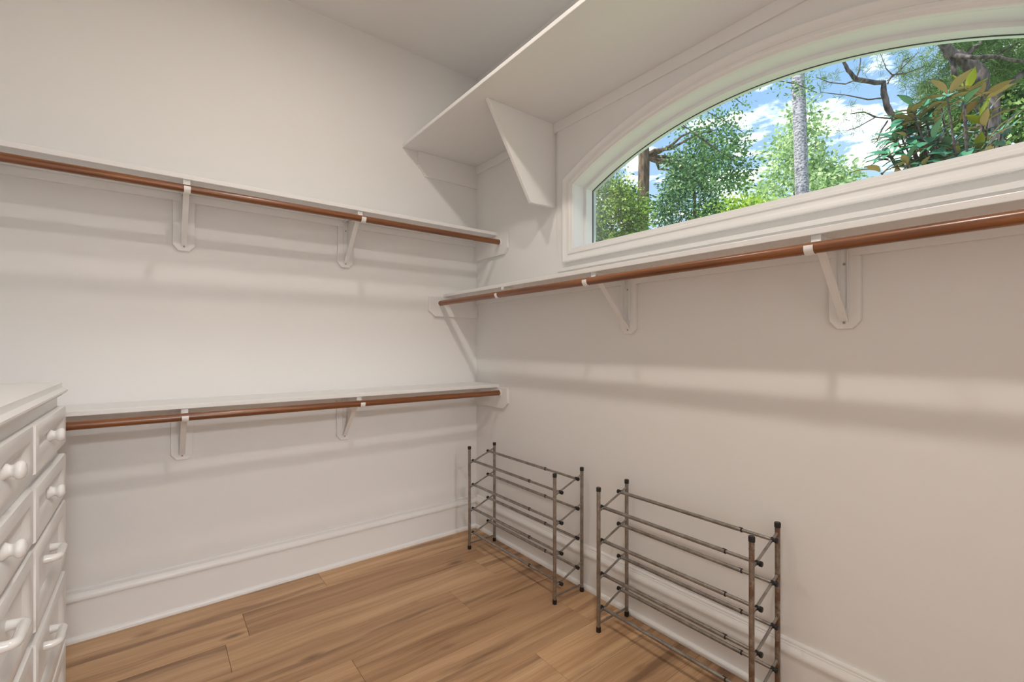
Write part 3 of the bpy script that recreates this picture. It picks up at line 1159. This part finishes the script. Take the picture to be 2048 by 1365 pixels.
# pale tree in the distance
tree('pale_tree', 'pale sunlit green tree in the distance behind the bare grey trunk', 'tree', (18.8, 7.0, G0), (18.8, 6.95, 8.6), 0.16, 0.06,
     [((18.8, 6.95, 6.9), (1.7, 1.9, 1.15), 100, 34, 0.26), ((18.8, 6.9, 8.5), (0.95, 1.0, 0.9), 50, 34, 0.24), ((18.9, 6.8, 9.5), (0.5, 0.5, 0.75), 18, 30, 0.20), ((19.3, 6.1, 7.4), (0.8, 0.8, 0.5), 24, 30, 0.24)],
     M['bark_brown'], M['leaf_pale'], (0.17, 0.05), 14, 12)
# bare straight trunk
tree('bare_trunk_tree', 'straight bare trunk with scaly grey bark in front of the pale tree', 'tree', (9.02, 3.12, G0), (8.78, 3.30, 7.6), 0.115, 0.098,
     [((8.5, 3.5, 8.2), (1.3, 1.3, 0.5), 60, 36, 0.16)], M['bark_grey'], M['leaf_spray'], (0.09, 0.022), 0, 14, None, 0.006)

# overhanging leafy sprays from a branch that enters from above
base = (5.2, 4.9, G0)
t = thing('overhanging_tree', 'tree reaching thin leafy sprays across the sky beside the brown trunk', 'tree', base)
bm = B()
tube(bm, wobble_path(base, (5.25, 4.75, 5.6), 8, 0.04, random.Random(2)), [0.11 - 0.006 * k for k in range(9)], 14)
local(obj('trunk', bm, M['bark_brown'], t, smooth=60), base)
P, D = [], []
sprays = [[(5.25, 4.75, 5.2), (5.7, 4.1, 4.95), (6.1, 3.5, 4.6), (6.45, 3.22, 4.35), (6.62, 3.08, 4.2)],
          [(5.25, 4.75, 5.3), (6.0, 3.7, 5.05), (6.4, 3.3, 4.85), (6.6, 3.1, 4.62)],
          [(5.25, 4.75, 5.0), (5.6, 4.0, 4.55), (5.95, 3.6, 4.3), (6.2, 3.4, 4.05)],
          [(5.7, 4.1, 4.95), (6.0, 3.75, 4.45), (6.35, 3.35, 4.0), (6.5, 3.2, 3.85)],
          [(6.0, 3.7, 5.05), (6.6, 3.0, 5.0), (7.0, 2.6, 4.85), (7.2, 2.42, 4.72)]]
for sp in sprays:
    q = [Vector(p) for p in sp]
    bm = B()
    tube(bm, q, [0.011 - 0.002 * k for k in range(len(q))], 6)
    local(obj('branch', bm, M['twig'], t, smooth=60), base)
    for a, c in zip(q[:-1], q[1:]):
        nsub = 13 if a is not q[0] else 5
        for k in range(nsub):
            m = a.lerp(c, nr.uniform())
            m = np.array(m) + nr.normal(size=3) * np.array([0.10, 0.10, 0.085])
            off = nr.normal(size=(9, 3)) * np.array([0.045, 0.045, 0.032])
            P.append(m + off)
            D.append(off / 0.05 + nr.normal(size=(9, 3)) * 0.5 + np.array([0, 0, -0.4]))
local(leaf_mesh('foliage', np.concatenate(P), np.concatenate(D), 0.055, 0.013, M['leaf_spray'], t), base)

# gnarled pine on the right
base = (8.75, 0.82, G0)
t = thing('pine_tree', 'gnarled dark pine with crooked boughs and needle tufts behind the magnolia', 'tree', base)
rs = random.Random(21)


def limb(pts, radii, n=8, mat='bark_pine', name='branch'):
    bm = B()
    # subdivide and roughen
    q = []
    rr = []
    for (a, c), (ra, rc) in zip(zip(pts[:-1], pts[1:]), zip(radii[:-1], radii[1:])):
        for k in range(4):
            f = k / 4
            v = Vector(a).lerp(Vector(c), f)
            am = 0.25 * (ra + (rc - ra) * f)
            v += Vector((rs.uniform(-am, am), rs.uniform(-am, am), rs.uniform(-am, am)))
            q.append(v)
            rr.append((ra + (rc - ra) * f) * rs.uniform(0.88, 1.12))
    q.append(Vector(pts[-1]))
    rr.append(radii[-1])
    tube(bm, q, rr, n)
    return local(obj(name, bm, M[mat], t, smooth=60), base)


limb([base, (8.68, 0.86, 3.3), (8.60, 0.92, 4.15), (8.53, 0.97, 4.55)], [0.16, 0.125, 0.115, 0.10], 16, name='trunk')
limb([(8.55, 0.95, 4.40), (8.45, 1.03, 4.83), (8.33, 1.13, 4.98), (8.18, 1.24, 5.06), (8.10, 1.30, 5.25), (8.12, 1.30, 5.7)], [0.095, 0.085, 0.07, 0.062, 0.06, 0.05], 10)
limb([(8.56, 0.93, 4.35), (8.76, 0.79, 4.62), (8.96, 0.64, 4.80), (9.3, 0.4, 5.1)], [0.05, 0.04, 0.032, 0.02])
limb([(8.20, 1.22, 5.02), (8.12, 1.03, 4.87), (8.37, 0.84, 4.88), (8.65, 0.63, 4.82), (8.9, 0.4, 4.8)], [0.03, 0.026, 0.024, 0.016, 0.01])
limb([(8.22, 1.22, 5.0), (8.25, 1.19, 4.77), (8.42, 1.06, 4.60)], [0.03, 0.026, 0.02])
limb([(8.33, 1.13, 4.98), (8.55, 0.95, 5.25), (8.8, 0.8, 5.5)], [0.03, 0.022, 0.012])
limb([(8.42, 1.05, 4.86), (8.7, 0.85, 5.05), (9.1, 0.6, 5.3)], [0.02, 0.016, 0.01])
# long crooked bough toward the house
limb([(8.66, 0.86, 3.5), (7.5, 0.80, 3.25), (6.83, 1.02, 3.44), (6.53, 1.26, 3.60), (6.36, 1.39, 3.69), (6.28, 1.45, 3.85), (6.25, 1.47, 4.09), (6.02, 1.65, 4.13), (5.93, 1.72, 4.27), (5.88, 1.75, 4.4)],
     [0.06, 0.045, 0.038, 0.034, 0.032, 0.030, 0.026, 0.024, 0.018, 0.010])
tw = [[(6.29, 1.44, 4.08), (6.33, 1.41, 4.18), (6.28, 1.45, 4.25), (6.23, 1.49, 4.42)],
      [(6.02, 1.65, 4.14), (6.06, 1.63, 4.24), (6.07, 1.62, 4.40)],
      [(6.02, 1.65, 4.13), (5.93, 1.72, 4.08), (5.80, 1.83, 4.10), (5.68, 1.92, 4.16)],
      [(6.27, 1.46, 3.93), (6.12, 1.57, 3.91), (5.93, 1.72, 3.96), (5.71, 1.89, 3.99)],
      [(6.30, 1.44, 4.12), (6.40, 1.36, 4.23), (6.55, 1.24, 4.42)],
      [(6.36, 1.39, 3.70), (6.19, 1.52, 3.72), (6.04, 1.64, 3.61), (5.93, 1.72, 3.57)],
      [(6.29, 1.44, 3.68), (6.23, 1.49, 3.55), (6.21, 1.51, 3.47)],
      [(6.19, 1.52, 3.72), (6.10, 1.60, 3.78), (5.98, 1.69, 3.76)],
      [(6.33, 1.41, 4.18), (6.45, 1.32, 4.20), (6.60, 1.20, 4.27)],
      [(6.40, 1.36, 4.23), (6.42, 1.34, 4.33), (6.50, 1.28, 4.38)]]
tips = []
for q in tw:
    limb(q, [0.009, 0.007, 0.005, 0.003][:len(q)], 6, 'twig', 'twig')
    tips += [q[-1], q[-2]]
P, D = [], []
PB, DB = [], []
for c in tips:
    for _ in range(3):
        cc = np.array(c) + nr.normal(size=3) * 0.05
        k = 26
        P.append(np.repeat(cc[None], k, 0) + nr.normal(size=(k, 3)) * 0.012)
        D.append(nr.normal(size=(k, 3)) + np.array([0, 0, 0.25]))
local(leaf_mesh('needle_tuft', np.concatenate(P), np.concatenate(D), 0.085, 0.0022, M['needle'], t, 0.0), base)
P, D = [], []
for cen, rad, nt_ in (((9.2, 0.95, 5.35), (0.75, 0.6, 0.32), 150), ((9.35, 1.55, 5.05), (0.40, 0.30, 0.30), 75), ((9.0, 0.62, 4.98), (0.45, 0.35, 0.22), 60), ((8.7, 1.2, 5.5), (0.5, 0.4, 0.25), 60), ((8.75, 1.25, 4.75), (0.3, 0.25, 0.2), 26)):
    for _ in range(nt_):
        cc = np.array(cen) + nr.normal(size=3) * np.array(rad) * 0.55
        k = 44
        P.append(np.repeat(cc[None], k, 0) + nr.normal(size=(k, 3)) * 0.02)
        D.append(nr.normal(size=(k, 3)) + np.array([0, 0, 0.3]))
local(leaf_mesh('needles', np.concatenate(P), np.concatenate(D), 0.15, 0.0036, M['needle'], t, 0.0), base)

# leafy tree behind the pine
tree('backdrop_tree', 'dappled green leafy tree filling the view behind the pine', 'tree', (13.6, 1.0, G0), (13.5, 0.9, 7.0), 0.15, 0.06,
     [((13.4, 0.75, 5.4), (1.2, 0.95, 1.25), 190, 40, 0.17), ((13.3, 0.9, 6.9), (1.3, 1.3, 0.9), 90, 40, 0.18), ((13.0, 1.75, 5.9), (0.7, 0.45, 0.6), 46, 40, 0.15)], M['bark_brown'], M['leaf_right'], (0.12, 0.035), 14, 31)

# magnolia close to the window: every leaf its own piece
base = (4.75, 0.35, G0)
mag = thing('magnolia', 'magnolia bush with big glossy leaves, brown felt beneath, right outside the window', 'magnolia', base)


def magnolia_leaf(mtop, mbot, curl):
    bm = B()
    n = 6
    prof = [0.12, 0.62, 0.95, 1.0, 0.80, 0.42, 0.02]
    top, bot = [], []
    for k in range(n + 1):
        f = k / n
        w = 0.029 * prof[k]
        z = 0.012 * math.sin(PI * f) - curl * f * f
        rowt = [bm.verts.new((s * w, 0.165 * f, z + abs(s) * 0.006)) for s in (-1, 0, 1)]
        rowb = [bm.verts.new((s * w * 0.97, 0.165 * f, z + abs(s) * 0.006 - 0.0022)) for s in (-1, 0, 1)]
        top.append(rowt)
        bot.append(rowb)
    for A, C2 in zip(top[:-1], top[1:]):
        for i in range(2):
            bm.faces.new((A[i], A[i + 1], C2[i + 1], C2[i])).material_index = 0
    for A, C2 in zip(bot[:-1], bot[1:]):
        for i in range(2):
            bm.faces.new((A[i + 1], A[i], C2[i], C2[i + 1])).material_index = 1
    me = bpy.data.meshes.new('leaf')
    bm.to_mesh(me)
    bm.free()
    me.materials.append(mtop)
    me.materials.append(mbot)
    for p in me.polygons:
        p.use_smooth = True
    return me


LM = [magnolia_leaf(M['mag_green'], M['mag_brown'], c) for c in (0.012, 0.03)] + [magnolia_leaf(M['mag_green'], M['mag_pale'], 0.02)]
LY = magnolia_leaf(M['mag_yellow'], M['mag_yellow'], 0.01)
rs = random.Random(8)
fork = Vector((4.62, 0.55, 1.7))
bm = B()
tube(bm, wobble_path(base, fork, 5, 0.02, rs), [0.045, 0.04, 0.036, 0.032, 0.03, 0.028], 10)
local(obj('trunk', bm, M['twig'], mag, smooth=60), base)
# branch tips (whorl centres) with their opening direction
whorls = []
for k in range(46):
    f = rs.random()
    y = 0.46 + 0.52 * rs.random()
    z = 2.40 + 0.52 * rs.random()
    x = 4.20 + 0.55 * rs.random()
    whorls.append((x, y, z, k % 9 == 4))
whorls += [(4.50, 0.60, 3.00, True), (4.47, 0.72, 2.98, False), (4.55, 0.52, 2.97, False), (4.62, 0.50, 2.86, True), (4.42, 0.80, 2.93, False), (4.25, 0.95, 2.62, False), (4.20, 1.00, 2.50, False), (4.70, 0.44, 2.72, False), (4.30, 0.88, 2.76, False)]
for (x, y, z, young) in whorls:
    tip = Vector((x, y, z))
    bm = B()
    a = fork.lerp(tip, 0.35) + Vector((0, 0, -0.12))
    tube(bm, [fork, a, fork.lerp(tip, 0.75) + Vector((0, 0, -0.05)), tip], [0.014, 0.011, 0.008, 0.005], 6)
    local(obj('branch', bm, M['twig'], mag, smooth=60), base)
    axis = Vector((rs.gauss(-0.55 if z < 2.8 else -0.1, 0.35), rs.gauss(0.15, 0.4), 1)).normalized()
    nl = rs.randint(6, 8)
    ph = rs.uniform(0, 2 * PI)
    for k in range(nl):
        inner = young and k % 2 == 0
        o = bpy.data.objects.new('leaf', LY if inner else rs.choice(LM))
        COL.objects.link(o)
        o.parent = mag
        az = ph + k * 2.4
        el = rs.uniform(0.75, 1.15) if inner else rs.uniform(-0.15, 0.75)
        d = Vector((math.cos(az) * math.cos(el), math.sin(az) * math.cos(el), math.sin(el)))
        q0 = Vector((0, 0, 1)).rotation_difference(axis)
        d = q0 @ d
        # local y along the leaf, local z its upper side
        up = (axis - d * axis.dot(d)).normalized()
        side = d.cross(up).normalized()
        mt = Matrix((side, d, up)).transposed().to_4x4()
        s = rs.uniform(0.7, 1.1)
        o.matrix_local = Matrix.Translation(tip + d * 0.01 + axis * rs.uniform(-0.05, 0.02)) @ mt @ Matrix.Scale(s, 4)
        o.matrix_parent_inverse = Matrix.Translation(-Vector(base))
